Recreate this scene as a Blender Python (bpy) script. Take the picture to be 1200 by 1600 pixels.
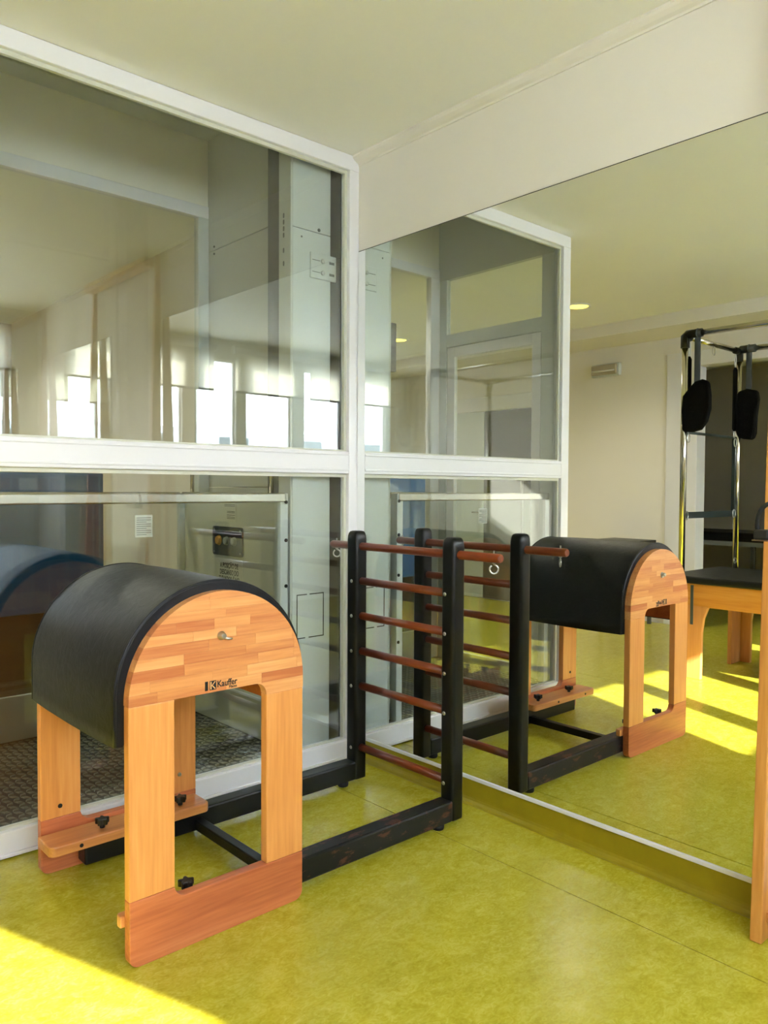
import bpy, bmesh, math, random
from mathutils import Vector, Matrix
random.seed(7)
for o in list(bpy.data.objects): bpy.data.objects.remove(o)
S = bpy.context.scene
C = S.collection

# ------------------------------------------------------------------ camera
CAM = Vector((-2.4315, -2.8807, 1.30))
YAW, PITCH, ROLL, FPX = 0.8366, -0.0301, 0.0051, 1225.56
F = Vector((math.cos(YAW)*math.cos(PITCH), math.sin(YAW)*math.cos(PITCH), math.sin(PITCH)))
R0 = Vector((math.sin(YAW), -math.cos(YAW), 0)); U0 = R0.cross(F)
R = R0*math.cos(ROLL) + U0*math.sin(ROLL); U = -R0*math.sin(ROLL) + U0*math.cos(ROLL)
cd = bpy.data.cameras.new('camera'); cam = bpy.data.objects.new('camera', cd); C.objects.link(cam)
cd.sensor_fit = 'VERTICAL'; cd.sensor_height = 36.0; cd.sensor_width = 27.0
cd.lens = 36.0*FPX/1600.0; cd.clip_start = 0.02; cd.clip_end = 300
M4 = Matrix((R, U, -F)).transposed().to_4x4(); M4.translation = CAM
cam.matrix_world = M4
S.camera = cam

# ------------------------------------------------------------------ world, sun, exposure
SUN_DIR = Vector((-0.339, 0.941, -0.507)).normalized()      # the way the sunlight travels
W = bpy.data.worlds.new('sky'); S.world = W; W.use_nodes = True
wn = W.node_tree; bg = wn.nodes['Background']
# hazy bright sky: near white at the horizon, pale blue overhead
tcw = wn.nodes.new('ShaderNodeTexCoord'); sxyz = wn.nodes.new('ShaderNodeSeparateXYZ'); rmp = wn.nodes.new('ShaderNodeValToRGB')
wn.links.new(tcw.outputs['Generated'], sxyz.inputs[0]); wn.links.new(sxyz.outputs['Z'], rmp.inputs['Fac'])
rmp.color_ramp.elements[0].position = 0.0; rmp.color_ramp.elements[0].color = (0.93, 0.94, 1.0, 1)
rmp.color_ramp.elements[1].position = 0.9; rmp.color_ramp.elements[1].color = (0.58, 0.74, 1.04, 1)
wn.links.new(rmp.outputs['Color'], bg.inputs[0]); bg.inputs[1].default_value = 13.5
sl = bpy.data.lights.new('sun', 'SUN'); sl.energy = 17.5; sl.angle = math.radians(0.6); sl.color = (1.0, 0.97, 0.92)
so = bpy.data.objects.new('sun', sl); C.objects.link(so)
so.rotation_euler = SUN_DIR.to_track_quat('-Z', 'Y').to_euler(); so.location = (3, -12, 9)
vs = S.view_settings
vs.view_transform = 'Standard'; vs.look = 'None'; vs.gamma = 1.0; vs.use_curve_mapping = False
vs.exposure = 1.2

# ------------------------------------------------------------------ helpers
def lin(r, g, b):
    f = lambda c: (c/255/12.92) if c/255 <= 0.04045 else ((c/255+0.055)/1.055)**2.4
    return (f(r), f(g), f(b), 1.0)

class MB:
    """collects shapes; build() makes ONE mesh object"""
    def __init__(s): s.v = []; s.f = []; s.sm = []
    def add(s, vs, fs, smooth=False):
        n = len(s.v); s.v += [tuple(p) for p in vs]
        for f in fs: s.f.append(tuple(i+n for i in f)); s.sm.append(smooth)
        return s
    def box(s, x0, x1, y0, y1, z0, z1):
        x0, x1 = min(x0, x1), max(x0, x1); y0, y1 = min(y0, y1), max(y0, y1); z0, z1 = min(z0, z1), max(z0, z1)
        return s.add([(x0,y0,z0),(x1,y0,z0),(x1,y1,z0),(x0,y1,z0),(x0,y0,z1),(x1,y0,z1),(x1,y1,z1),(x0,y1,z1)],
                     [(0,3,2,1),(4,5,6,7),(0,1,5,4),(1,2,6,5),(2,3,7,6),(3,0,4,7)])
    def prism(s, poly, axis, a, b, smooth=False):
        """poly: 2-D outline; axis 'x' (y,z), 'y' (x,z), 'z' (x,y); extruded a..b"""
        def P(p, t): return {'x': (t, p[0], p[1]), 'y': (p[0], t, p[1]), 'z': (p[0], p[1], t)}[axis]
        ar = sum(poly[i][0]*poly[(i+1) % len(poly)][1]-poly[(i+1) % len(poly)][0]*poly[i][1] for i in range(len(poly)))
        poly = list(poly)
        if ar < 0: poly.reverse()
        a, b = min(a, b), max(a, b)
        if axis == 'y': a, b = b, a
        n = len(poly)
        vs = [P(p, a) for p in poly] + [P(p, b) for p in poly]
        m = len(s.v); s.v += vs
        s.f.append(tuple(m+i for i in reversed(range(n)))); s.sm.append(False)
        s.f.append(tuple(m+n+i for i in range(n))); s.sm.append(False)
        for i in range(n):
            j = (i+1) % n
            s.f.append((m+i, m+j, m+n+j, m+n+i)); s.sm.append(smooth)
        return s
    def tube(s, pts, r, seg=12, closed=False, caps=True):
        pts = [Vector(p) for p in pts]; n = len(pts); rings = []
        rr = r if isinstance(r, (list, tuple)) else [r]*n
        prev = None
        for i, p in enumerate(pts):
            if closed: t = pts[(i+1) % n]-pts[i-1]
            else: t = pts[min(i+1, n-1)]-pts[max(i-1, 0)]
            t.normalize()
            if prev is None:
                u = t.cross(Vector((0,0,1)))
                if u.length < 1e-3: u = t.cross(Vector((1,0,0)))
            else: u = prev-t*prev.dot(t)
            u.normalize(); prev = u; w = t.cross(u)
            rings.append([p+(u*math.cos(2*math.pi*k/seg)+w*math.sin(2*math.pi*k/seg))*rr[i] for k in range(seg)])
        m = len(s.v)
        for g in rings: s.v += [tuple(q) for q in g]
        for i in range(n if closed else n-1):
            a, b = m+i*seg, m+((i+1) % n)*seg
            for k in range(seg):
                k2 = (k+1) % seg; s.f.append((a+k, a+k2, b+k2, b+k)); s.sm.append(True)
        if caps and not closed:
            s.f.append(tuple(m+k for k in reversed(range(seg)))); s.sm.append(False)
            s.f.append(tuple(m+(n-1)*seg+k for k in range(seg))); s.sm.append(False)
        return s
    def lathe(s, prof, c, axis='z', seg=24, smooth=True):
        """prof: (radius, height) pairs"""
        m = len(s.v); n = len(prof)
        def P(r, h, a):
            u, w = r*math.cos(a), r*math.sin(a)
            d = {'z': (u, w, h), 'x': (h, u, w), 'y': (w, h, u)}[axis]
            return (c[0]+d[0], c[1]+d[1], c[2]+d[2])
        for r, h in prof: s.v += [P(r, h, 2*math.pi*k/seg) for k in range(seg)]
        for i in range(n-1):
            for k in range(seg):
                k2 = (k+1) % seg; s.f.append((m+i*seg+k, m+i*seg+k2, m+(i+1)*seg+k2, m+(i+1)*seg+k)); s.sm.append(smooth)
        s.f.append(tuple(m+k for k in reversed(range(seg)))); s.sm.append(False)
        s.f.append(tuple(m+(n-1)*seg+k for k in range(seg))); s.sm.append(False)
        return s
    def build(s, name, mat, parent=None, bevel=0, seg=2, kind=None):
        me = bpy.data.meshes.new(name); me.from_pydata(s.v, [], s.f); me.update()
        me.polygons.foreach_set('use_smooth', s.sm)
        bm = bmesh.new(); bm.from_mesh(me); bmesh.ops.recalc_face_normals(bm, faces=bm.faces); bm.to_mesh(me); bm.free()
        me.materials.append(mat)
        o = bpy.data.objects.new(name, me); C.objects.link(o)
        if bevel:
            b = o.modifiers.new('bevel', 'BEVEL'); b.width = bevel; b.segments = seg; b.limit_method = 'ANGLE'; b.angle_limit = math.radians(40)
            b.harden_normals = False
        if kind: o['kind'] = kind
        if parent: adopt(o, parent)
        return o

def base_of(o):
    v = Vector((0,0,0))
    while o: v += o.location; o = o.parent
    return v
def adopt(o, parent):
    o.location = o.location - base_of(parent); o.parent = parent
def tag(o, label=None, cat=None, group=None, kind=None):
    if label: o['label'] = label
    if cat: o['category'] = cat
    if group: o['group'] = group
    if kind: o['kind'] = kind
    return o
def thing(name, label, cat, loc, group=None):
    o = bpy.data.objects.new(name, None); C.objects.link(o); o.location = loc; o.empty_display_size = 0.1
    return tag(o, label, cat, group)
def struct(name, loc=(0,0,0)):
    o = bpy.data.objects.new(name, None); C.objects.link(o); o.location = loc; o['kind'] = 'structure'; return o
def box(name, mat, parent, x0, x1, y0, y1, z0, z1, bevel=0, kind=None):
    return MB().box(x0, x1, y0, y1, z0, z1).build(name, mat, parent, bevel, kind=kind)
def share(o, loc, parent=None):
    c = o.copy(); C.objects.link(c); c.parent = None; c.location = loc
    if parent: adopt(c, parent)
    return c
def text(name, body, mat, parent, size, origin, right, up, align='LEFT', depth=0.0006, offset=0.0, xs=1.0):
    cu = bpy.data.curves.new(name, 'FONT'); cu.body = body; cu.size = size; cu.extrude = depth; cu.align_x = align
    cu.offset = offset; cu.space_line = 0.95; cu.resolution_u = 3
    t = bpy.data.objects.new(name, cu); C.objects.link(t)
    dg = bpy.context.evaluated_depsgraph_get(); me = bpy.data.meshes.new_from_object(t.evaluated_get(dg))
    bpy.data.objects.remove(t)
    r, u = Vector(right).normalized(), Vector(up).normalized(); n = r.cross(u)
    o0 = Vector(origin)
    for v in me.vertices: v.co = o0 + r*v.co.x*xs + u*v.co.y + n*v.co.z
    me.materials.clear(); me.materials.append(mat)
    o = bpy.data.objects.new(name, me); C.objects.link(o)
    if parent: adopt(o, parent)
    return o
def arc(cx, cy, r, a0, a1, n):
    return [(cx+r*math.cos(math.radians(a0+(a1-a0)*i/n)), cy+r*math.sin(math.radians(a0+(a1-a0)*i/n))) for i in range(n+1)]

# ------------------------------------------------------------------ materials
def new(name):
    m = bpy.data.materials.new(name); m.use_nodes = True
    return m, m.node_tree.nodes, m.node_tree.links, m.node_tree.nodes['Principled BSDF']
def plain(name, col, rough=0.5, metal=0.0, spec=0.5, var=0.06, scale=6.0, bump=0.0, bscale=60, coat=0.0):
    m, n, l, p = new(name)
    tc = n.new('ShaderNodeTexCoord'); nz = n.new('ShaderNodeTexNoise'); nz.inputs['Scale'].default_value = scale; nz.inputs['Detail'].default_value = 4
    l.new(tc.outputs['Object'], nz.inputs['Vector'])
    mx = n.new('ShaderNodeMix'); mx.data_type = 'RGBA'
    mx.inputs['A'].default_value = tuple(c*(1-var) for c in col[:3])+(1,); mx.inputs['B'].default_value = tuple(min(1, c*(1+var)) for c in col[:3])+(1,)
    l.new(nz.outputs['Fac'], mx.inputs['Factor']); l.new(mx.outputs['Result'], p.inputs['Base Color'])
    p.inputs['Roughness'].default_value = rough; p.inputs['Metallic'].default_value = metal; p.inputs['Specular IOR Level'].default_value = spec
    p.inputs['Coat Weight'].default_value = coat
    if bump:
        b = n.new('ShaderNodeTexNoise'); b.inputs['Scale'].default_value = bscale; b.inputs['Detail'].default_value = 5
        l.new(tc.outputs['Object'], b.inputs['Vector'])
        bp = n.new('ShaderNodeBump'); bp.inputs['Strength'].default_value = bump; bp.inputs['Distance'].default_value = 0.004
        l.new(b.outputs['Fac'], bp.inputs['Height']); l.new(bp.outputs['Normal'], p.inputs['Normal'])
    return m
def wood(name, dark, mid, light, grain='x', rough=0.38, vary=0.0, ring=1.0, coat=0.15):
    m, n, l, p = new(name)
    tc = n.new('ShaderNodeTexCoord'); mp = n.new('ShaderNodeMapping')
    sc = {'x': (1.2, 22, 22), 'y': (22, 1.2, 22), 'z': (22, 22, 1.2)}[grain]
    mp.inputs['Scale'].default_value = sc
    l.new(tc.outputs['Object'], mp.inputs['Vector'])
    oi = n.new('ShaderNodeObjectInfo'); ml = n.new('ShaderNodeMath'); ml.operation = 'MULTIPLY'; ml.inputs[1].default_value = 37.0
    l.new(oi.outputs['Random'], ml.inputs[0])
    cx = n.new('ShaderNodeCombineXYZ')
    for i in range(3): l.new(ml.outputs[0], cx.inputs[i])
    ad = n.new('ShaderNodeVectorMath'); ad.operation = 'ADD'; l.new(mp.outputs[0], ad.inputs[0]); l.new(cx.outputs[0], ad.inputs[1])
    n1 = n.new('ShaderNodeTexNoise'); n1.inputs['Scale'].default_value = 0.55*ring; n1.inputs['Detail'].default_value = 5; n1.inputs['Distortion'].default_value = 0.6
    l.new(ad.outputs[0], n1.inputs['Vector'])
    n2 = n.new('ShaderNodeTexNoise'); n2.inputs['Scale'].default_value = 5.0; n2.inputs['Detail'].default_value = 6
    l.new(ad.outputs[0], n2.inputs['Vector'])
    mm = n.new('ShaderNodeMath'); mm.operation = 'MULTIPLY_ADD'; mm.inputs[1].default_value = 0.35
    l.new(n2.outputs['Fac'], mm.inputs[0]); 
    m2 = n.new('ShaderNodeMath'); m2.operation = 'MULTIPLY'; m2.inputs[1].default_value = 0.65; l.new(n1.outputs['Fac'], m2.inputs[0]); l.new(m2.outputs[0], mm.inputs[2])
    if vary:
        v1 = n.new('ShaderNodeMath'); v1.operation = 'MULTIPLY_ADD'; v1.inputs[1].default_value = vary; v1.inputs[2].default_value = -vary/2
        l.new(oi.outputs['Random'], v1.inputs[0])
        v2 = n.new('ShaderNodeMath'); v2.operation = 'ADD'; l.new(mm.outputs[0], v2.inputs[0]); l.new(v1.outputs[0], v2.inputs[1]); src = v2
    else: src = mm
    rp = n.new('ShaderNodeValToRGB'); e = rp.color_ramp.elements
    e[0].position = 0.30; e[0].color = dark; e[1].position = 0.70; e[1].color = light
    k = e.new(0.5); k.color = mid
    l.new(src.outputs[0], rp.inputs['Fac']); l.new(rp.outputs['Color'], p.inputs['Base Color'])
    p.inputs['Roughness'].default_value = rough; p.inputs['Coat Weight'].default_value = coat; p.inputs['Coat Roughness'].default_value = 0.25
    return m
def glass(name, f0=0.05, tint=(0.93, 0.97, 0.95, 1)):
    """clear sheet: sees through, reflects by Schlick's law"""
    m, n, l, p = new(name); n.remove(p); out = n['Material Output']
    g = n.new('ShaderNodeNewGeometry'); d = n.new('ShaderNodeVectorMath'); d.operation = 'DOT_PRODUCT'
    l.new(g.outputs['Normal'], d.inputs[0]); l.new(g.outputs['Incoming'], d.inputs[1])
    a = n.new('ShaderNodeMath'); a.operation = 'ABSOLUTE'; l.new(d.outputs['Value'], a.inputs[0])
    s1 = n.new('ShaderNodeMath'); s1.operation = 'SUBTRACT'; s1.inputs[0].default_value = 1; l.new(a.outputs[0], s1.inputs[1])
    pw = n.new('ShaderNodeMath'); pw.operation = 'POWER'; pw.inputs[1].default_value = 5; l.new(s1.outputs[0], pw.inputs[0])
    ma = n.new('ShaderNodeMath'); ma.operation = 'MULTIPLY_ADD'; ma.inputs[1].default_value = 1-f0; ma.inputs[2].default_value = f0; l.new(pw.outputs[0], ma.inputs[0])
    t = n.new('ShaderNodeBsdfTransparent'); t.inputs[0].default_value = tint
    gl = n.new('ShaderNodeBsdfGlossy'); gl.inputs['Roughness'].default_value = 0.0; gl.inputs['Color'].default_value = (1, 1, 1, 1)
    mx = n.new('ShaderNodeMixShader'); l.new(ma.outputs[0], mx.inputs[0]); l.new(t.outputs[0], mx.inputs[1]); l.new(gl.outputs[0], mx.inputs[2])
    l.new(mx.outputs[0], out.inputs[0]); return m
def emit(name, col, strength):
    m, n, l, p = new(name); p.inputs['Base Color'].default_value = col
    p.inputs['Emission Color'].default_value = col; p.inputs['Emission Strength'].default_value = strength; return m

def vinyl(name):
    m, n, l, p = new(name)
    tc = n.new('ShaderNodeTexCoord')
    mp = n.new('ShaderNodeMapping'); mp.inputs['Scale'].default_value = (1.0, 1.5, 1.0); mp.inputs['Rotation'].default_value = (0, 0, 0.5)
    l.new(tc.outputs['Object'], mp.inputs['Vector'])
    a = n.new('ShaderNodeTexNoise'); a.inputs['Scale'].default_value = 11; a.inputs['Detail'].default_value = 8; a.inputs['Roughness'].default_value = 0.65; a.inputs['Distortion'].default_value = 1.2
    b = n.new('ShaderNodeTexNoise'); b.inputs['Scale'].default_value = 38; b.inputs['Detail'].default_value = 5; b.inputs['Distortion'].default_value = 2.0
    l.new(mp.outputs[0], a.inputs['Vector']); l.new(mp.outputs[0], b.inputs['Vector'])
    ad = n.new('ShaderNodeMath'); ad.operation = 'MULTIPLY_ADD'; ad.inputs[1].default_value = 0.5
    h = n.new('ShaderNodeMath'); h.operation = 'MULTIPLY'; h.inputs[1].default_value = 0.5; l.new(b.outputs['Fac'], h.inputs[0])
    l.new(a.outputs['Fac'], ad.inputs[0]); l.new(h.outputs[0], ad.inputs[2])
    r = n.new('ShaderNodeValToRGB'); e = r.color_ramp.elements
    e[0].position = 0.33; e[0].color = lin(160, 150, 26); e[1].position = 0.68; e[1].color = lin(196, 188, 78)
    k = e.new(0.5); k.color = lin(180, 170, 48)
    l.new(ad.outputs[0], r.inputs['Fac']); l.new(r.outputs['Color'], p.inputs['Base Color'])
    p.inputs['Roughness'].default_value = 0.24; p.inputs['Specular IOR Level'].default_value = 0.45
    bp = n.new('ShaderNodeBump'); bp.inputs['Strength'].default_value = 0.05; bp.inputs['Distance'].default_value = 0.003
    l.new(a.outputs['Fac'], bp.inputs['Height']); l.new(bp.outputs['Normal'], p.inputs['Normal'])
    return m
def scuffed(name):
    """black paint worn through to red-brown wood"""
    m, n, l, p = new(name)
    tc = n.new('ShaderNodeTexCoord'); mp = n.new('ShaderNodeMapping'); mp.inputs['Scale'].default_value = (6, 16, 16); l.new(tc.outputs['Object'], mp.inputs['Vector'])
    a = n.new('ShaderNodeTexNoise'); a.inputs['Scale'].default_value = 1.6; a.inputs['Detail'].default_value = 9; a.inputs['Roughness'].default_value = 0.7
    l.new(mp.outputs[0], a.inputs['Vector'])
    r = n.new('ShaderNodeValToRGB'); e = r.color_ramp.elements
    e[0].position = 0.555; e[0].color = lin(12, 13, 15); e[1].position = 0.60; e[1].color = lin(86, 50, 40)
    l.new(a.outputs['Fac'], r.inputs['Fac']); l.new(r.outputs['Color'], p.inputs['Base Color'])
    p.inputs['Roughness'].default_value = 0.42; p.inputs['Specular IOR Level'].default_value = 0.35; return m
def leather(name, col, rough=0.42):
    m, n, l, p = new(name)
    p.inputs['Base Color'].default_value = col; p.inputs['Roughness'].default_value = rough; p.inputs['Specular IOR Level'].default_value = 0.32
    tc = n.new('ShaderNodeTexCoord')
    a = n.new('ShaderNodeTexNoise'); a.inputs['Scale'].default_value = 26; a.inputs['Detail'].default_value = 7; a.inputs['Roughness'].default_value = 0.7; a.inputs['Distortion'].default_value = 1.0
    v = n.new('ShaderNodeTexVoronoi'); v.inputs['Scale'].default_value = 160; v.feature = 'DISTANCE_TO_EDGE'
    l.new(tc.outputs['Object'], a.inputs['Vector']); l.new(tc.outputs['Object'], v.inputs['Vector'])
    s = n.new('ShaderNodeMath'); s.operation = 'MULTIPLY_ADD'; s.inputs[1].default_value = 0.25; l.new(v.outputs['Distance'], s.inputs[0]); l.new(a.outputs['Fac'], s.inputs[2])
    b = n.new('ShaderNodeBump'); b.inputs['Strength'].default_value = 0.32; b.inputs['Distance'].default_value = 0.006
    l.new(s.outputs[0], b.inputs['Height']); l.new(b.outputs['Normal'], p.inputs['Normal'])
    mr = n.new('ShaderNodeMapRange'); mr.inputs['To Min'].default_value = rough-0.08; mr.inputs['To Max'].default_value = rough+0.12
    l.new(a.outputs['Fac'], mr.inputs['Value']); l.new(mr.outputs[0], p.inputs['Roughness'])
    return m
def fabric(name, col):
    """sun-screen blind cloth: part of the light goes through"""
    m, n, l, p = new(name); out = n['Material Output']
    p.inputs['Base Color'].default_value = col; p.inputs['Roughness'].default_value = 0.9
    t = n.new('ShaderNodeBsdfTranslucent'); t.inputs[0].default_value = col
    tr = n.new('ShaderNodeBsdfTransparent')
    mx = n.new('ShaderNodeMixShader'); mx.inputs[0].default_value = 0.72; l.new(p.outputs[0], mx.inputs[1]); l.new(t.outputs[0], mx.inputs[2])
    m2 = n.new('ShaderNodeMixShader'); m2.inputs[0].default_value = 0.14; l.new(mx.outputs[0], m2.inputs[1]); l.new(tr.outputs[0], m2.inputs[2])
    l.new(m2.outputs[0], out.inputs[0]); return m

PAINT = plain('wall_paint', lin(232, 226, 216), 0.6, var=0.02, scale=2)
CEIL = plain('ceiling_paint', lin(243, 241, 232), 0.5, var=0.02, scale=2)
WHITE = plain('white_frame_lacquer', lin(226, 224, 226), 0.28, var=0.015, scale=3)
GREYF = plain('light_grey_metal', lin(196, 200, 196), 0.4, var=0.03, scale=3)
SHAFT = plain('shaft_panel_grey', lin(186, 188, 178), 0.45, var=0.03, scale=2)
DARKG = plain('dark_gap_grey', lin(84, 84, 80), 0.6)
CREAM = plain('cream_panel', lin(238, 233, 220), 0.6, var=0.02)
VINYL = vinyl('marbled_green_vinyl')
SLAB = plain('seam_weld', lin(84, 74, 12), 0.5)
SKIRT = plain('vinyl_skirting', lin(150, 134, 22), 0.4, var=0.18, scale=14)
GLASS = glass('partition_glass', 0.062, (0.965, 0.985, 0.975, 1))
GLASS2 = glass('rear_glass', 0.05, (0.94, 0.965, 0.95, 1))
PANE = glass('window_pane', 0.04, (0.97, 0.99, 0.98, 1))
BLACK = plain('black_satin_paint', lin(11, 12, 14), 0.36, spec=0.3, var=0.15, scale=12, bump=0.06, bscale=80)
BLACKW = scuffed('scuffed_black_paint')
PLASTIC = plain('black_plastic', lin(12, 12, 13), 0.35)
RUBBER = plain('black_rubber', lin(14, 14, 14), 0.7)
LEATH = leather('black_leatherette', lin(19, 20, 21), 0.44)
RIMM = leather('navy_black_leatherette', lin(15, 18, 24), 0.30)
STEEL = plain('brushed_steel', lin(190, 186, 178), 0.24, 1.0, var=0.05, scale=20)
CHROME = plain('chrome_tube', lin(205, 200, 186), 0.12, 1.0, var=0.02)
ZINC = plain('zinc_hardware', lin(190, 190, 188), 0.3, 1.0)
W_STAVE = wood('laminated_cherry', lin(186, 106, 60), lin(214, 144, 84), lin(232, 170, 108), 'x', vary=0.24)
W_LEG = wood('amber_cherry_leg', lin(202, 126, 62), lin(222, 150, 80), lin(234, 170, 100), 'z', ring=0.8)
W_FOOT = wood('red_cherry_board', lin(156, 78, 44), lin(192, 108, 64), lin(214, 136, 84), 'x')
W_CORE = wood('panel_edge_wood', lin(150, 76, 36), lin(178, 96, 48), lin(196, 116, 62), 'x')
W_PLATE = wood('plate_wood', lin(178, 106, 56), lin(206, 138, 76), lin(222, 160, 94), 'x')
W_RUNG = wood('red_brown_rung', lin(84, 31, 12), lin(116, 49, 21), lin(146, 69, 33), 'y', rough=0.3)
W_TOWER = wood('pine_post', lin(178, 112, 48), lin(206, 142, 68), lin(224, 164, 90), 'z', ring=1.6)
W_TABLE = wood('table_wood', lin(198, 120, 40), lin(216, 142, 56), lin(230, 162, 76), 'y')
W_TLEG = wood('table_leg_wood', lin(190, 118, 62), lin(212, 142, 80), lin(226, 162, 100), 'z')
TREAD = plain('tread_plate', lin(52, 52, 44), 0.5, 0.2, var=0.2, scale=12)
TREADB = plain('tread_lozenge', lin(118, 117, 103), 0.4, 0.2, var=0.25, scale=9)
BLUE = plain('dark_blue_laminate', lin(14, 80, 134), 0.45, var=0.08, scale=3)
INK = plain('black_print', lin(16, 16, 16), 0.6)
PAPER = plain('paper_label', lin(192, 192, 180), 0.7)
GREEN_BOX = plain('control_box_black', lin(22, 28, 28), 0.35)
AMBER = plain('amber_button', lin(196, 140, 34), 0.3)
GREYB = plain('grey_button', lin(150, 154, 152), 0.3)
FUZZ = plain('black_fleece', lin(9, 9, 9), 0.95, bump=0.8, bscale=180, spec=0.1)
STRAP = plain('grey_webbing', lin(70, 74, 76), 0.8)
BARGREEN = plain('dark_green_black_bar', lin(26, 40, 40), 0.4)
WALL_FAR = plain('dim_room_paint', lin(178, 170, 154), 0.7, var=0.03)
BLIND = fabric('screen_blind_cloth', lin(232, 228, 214))
OPENDARK = plain('dark_opening_shade', lin(62, 62, 52), 0.5, var=0.08)  # stands for the unlit space inside the doorway
DIFF = plain('frosted_cover', lin(176, 166, 146), 0.4)
LAMP = emit('downlight_glow', (1.0, 0.78, 0.08, 1), 2.2)
FACADE = plain('white_render', lin(226, 230, 236), 0.8, var=0.04)
FGLASS = plain('far_window_glass', lin(86, 98, 104), 0.2)
GROUND = plain('pale_bounce_ground', lin(206, 202, 194), 0.9)
m, n, l, p = new('mirror_silver'); p.inputs['Base Color'].default_value = (0.86, 0.88, 0.85, 1); p.inputs['Metallic'].default_value = 1; p.inputs['Roughness'].default_value = 0.0
MIRR = m

# ------------------------------------------------------------------ the setting
H = 2.865
XL, YB, YR = -4.70, -4.40, 5.2         # left wall, window wall, rear wall
WP, DP = -1.74, 1.14                    # lift enclosure: left edge, depth
fl = box('floor', SLAB, None, -7.6, 0, YB-0.2, YR, -0.12, -0.002, kind='structure')
xs = [-7.6, -6.3, -4.31, -2.31, -0.3165, 0.0]
for a, b in zip(xs, xs[1:]):
    box('vinyl_sheet', VINYL, fl, a+0.002, b-0.002 if b < 0 else b, YB-0.2, YR, -0.004, 0.0)
ce = MB()
for (a, b, c, d) in ((-7.6, 0.0, YB-0.2, 0.0), (-7.6, WP, 0.0, DP), (-7.6, 0.0, DP, YR)): ce.box(a, b, c, d, H, H+0.12)
ce.build('ceiling', CEIL, kind='structure')
box('wall_right', PAINT, None, 0.0, 0.15, YB-0.2, YR, 0.0, 3.45, kind='structure')
box('wall_rear', WALL_FAR, None, -7.6, 0.0, YR, YR+0.12, 0.0, 3.0, kind='structure')
wl = MB()
wl.box(XL-0.14, XL, 0.69, YR, 0, H).box(XL-0.14, XL, -1.7, 0.69, 2.53, H).box(XL-0.14, XL, YB-0.2, -1.7, 0, H)
wl.build('wall_left', PAINT, kind='structure')
box('wall_beyond', WALL_FAR, None, -7.72, -7.6, YB-0.2, YR, 0, 3.0, kind='structure')
# white casing round the opening to the dim room
tr = struct('trim_1', (XL, 0.69, 0))
box('casing_post', WHITE, tr, XL-0.15, XL+0.02, 0.62, 0.93, 0, 2.60, 0.004)
box('casing_head', WHITE, tr, XL-0.15, XL+0.02, -1.7, 0.62, 2.46, 2.60, 0.004)
box('casing_post', WHITE, tr, XL-0.15, XL+0.02, -1.8, -1.7, 0, 2.60, 0.004)
# ceiling beam along the left wall
box('trim_2', PAINT, None, XL, -4.14, YB, YR, 2.752, H, kind='structure')
# crown moulding above the mirror
cm = MB(); pr_ = [(0.0, H), (-0.042, H), (-0.042, H-0.008), (-0.036, H-0.016), (-0.022, H-0.026), (-0.008, H-0.032), (-0.006, H-0.04), (0.0, H-0.04)]
cm.prism(pr_, 'y', YB, -0.001); cm.build('trim_3', PAINT, kind='structure')
# coved vinyl skirting and the aluminium strip the mirror stands on
sk = [(0.0, 0.0), (-0.034, 0.0)] + [(-0.034+0.028*math.sin(math.radians(t)), 0.03-0.03*math.cos(math.radians(t))) for t in (15, 35, 55, 75, 90)] + [(-0.006, 0.098), (0, 0.098)]
MB().prism(sk, 'y', YB, -0.001, smooth=False).build('baseboard_right', SKIRT, kind='structure')
box('trim_4', WHITE, None, -0.014, 0.0, -3.75, -0.002, 0.0985, 0.113, 0.002, kind='structure')

# window wall behind the camera
WINX = [(-0.70, -0.28), (-1.44, -0.83), (-2.07, -1.60), (-2.80, -2.20), (-3.52, -2.98), (-4.25, -3.66)]
SILL, HEAD = 1.70, 2.66
wb = MB(); T0, T1 = YB-0.10, YB
wb.box(XL-3.0, 0, T0, T1, 0, SILL).box(XL-3.0, 0, T0, T1, HEAD, H)
ed = [-7.6] + sorted(sum(([a, b] for a, b in WINX), [])) + [0.0]
for i in range(0, len(ed), 2): wb.box(ed[i], ed[i+1], T0, T1, SILL, HEAD)
wb.build('wall_back', PAINT, kind='structure')
for i, (a, b) in enumerate(WINX):
    w = struct('window_%d' % (i+1), ((a+b)/2, YB-0.06, SILL))
    fr = MB(); t = 0.022
    fr.box(a, b, YB-0.08, YB-0.03, SILL, SILL+t).box(a, b, YB-0.08, YB-0.03, HEAD-t, HEAD).box(a, a+t, YB-0.08, YB-0.03, SILL+t, HEAD-t).box(b-t, b, YB-0.08, YB-0.03, SILL+t, HEAD-t)
    f_ = fr.build('window_frame', WHITE, w, 0.003)
    box('pane', PANE, w, a+t, b-t, YB-0.058, YB-0.052, SILL+t, HEAD-t)
    MB().box((a+b)/2-0.012, (a+b)/2+0.012, YB-0.03, YB-0.018, SILL+0.004, SILL+0.018).tube([((a+b)/2, YB-0.02, SILL+0.011), ((a+b)/2, YB+0.01, SILL+0.011), ((a+b)/2+0.08, YB+0.01, SILL+0.011)], 0.005, 8).build('handle', ZINC, w)
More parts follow.
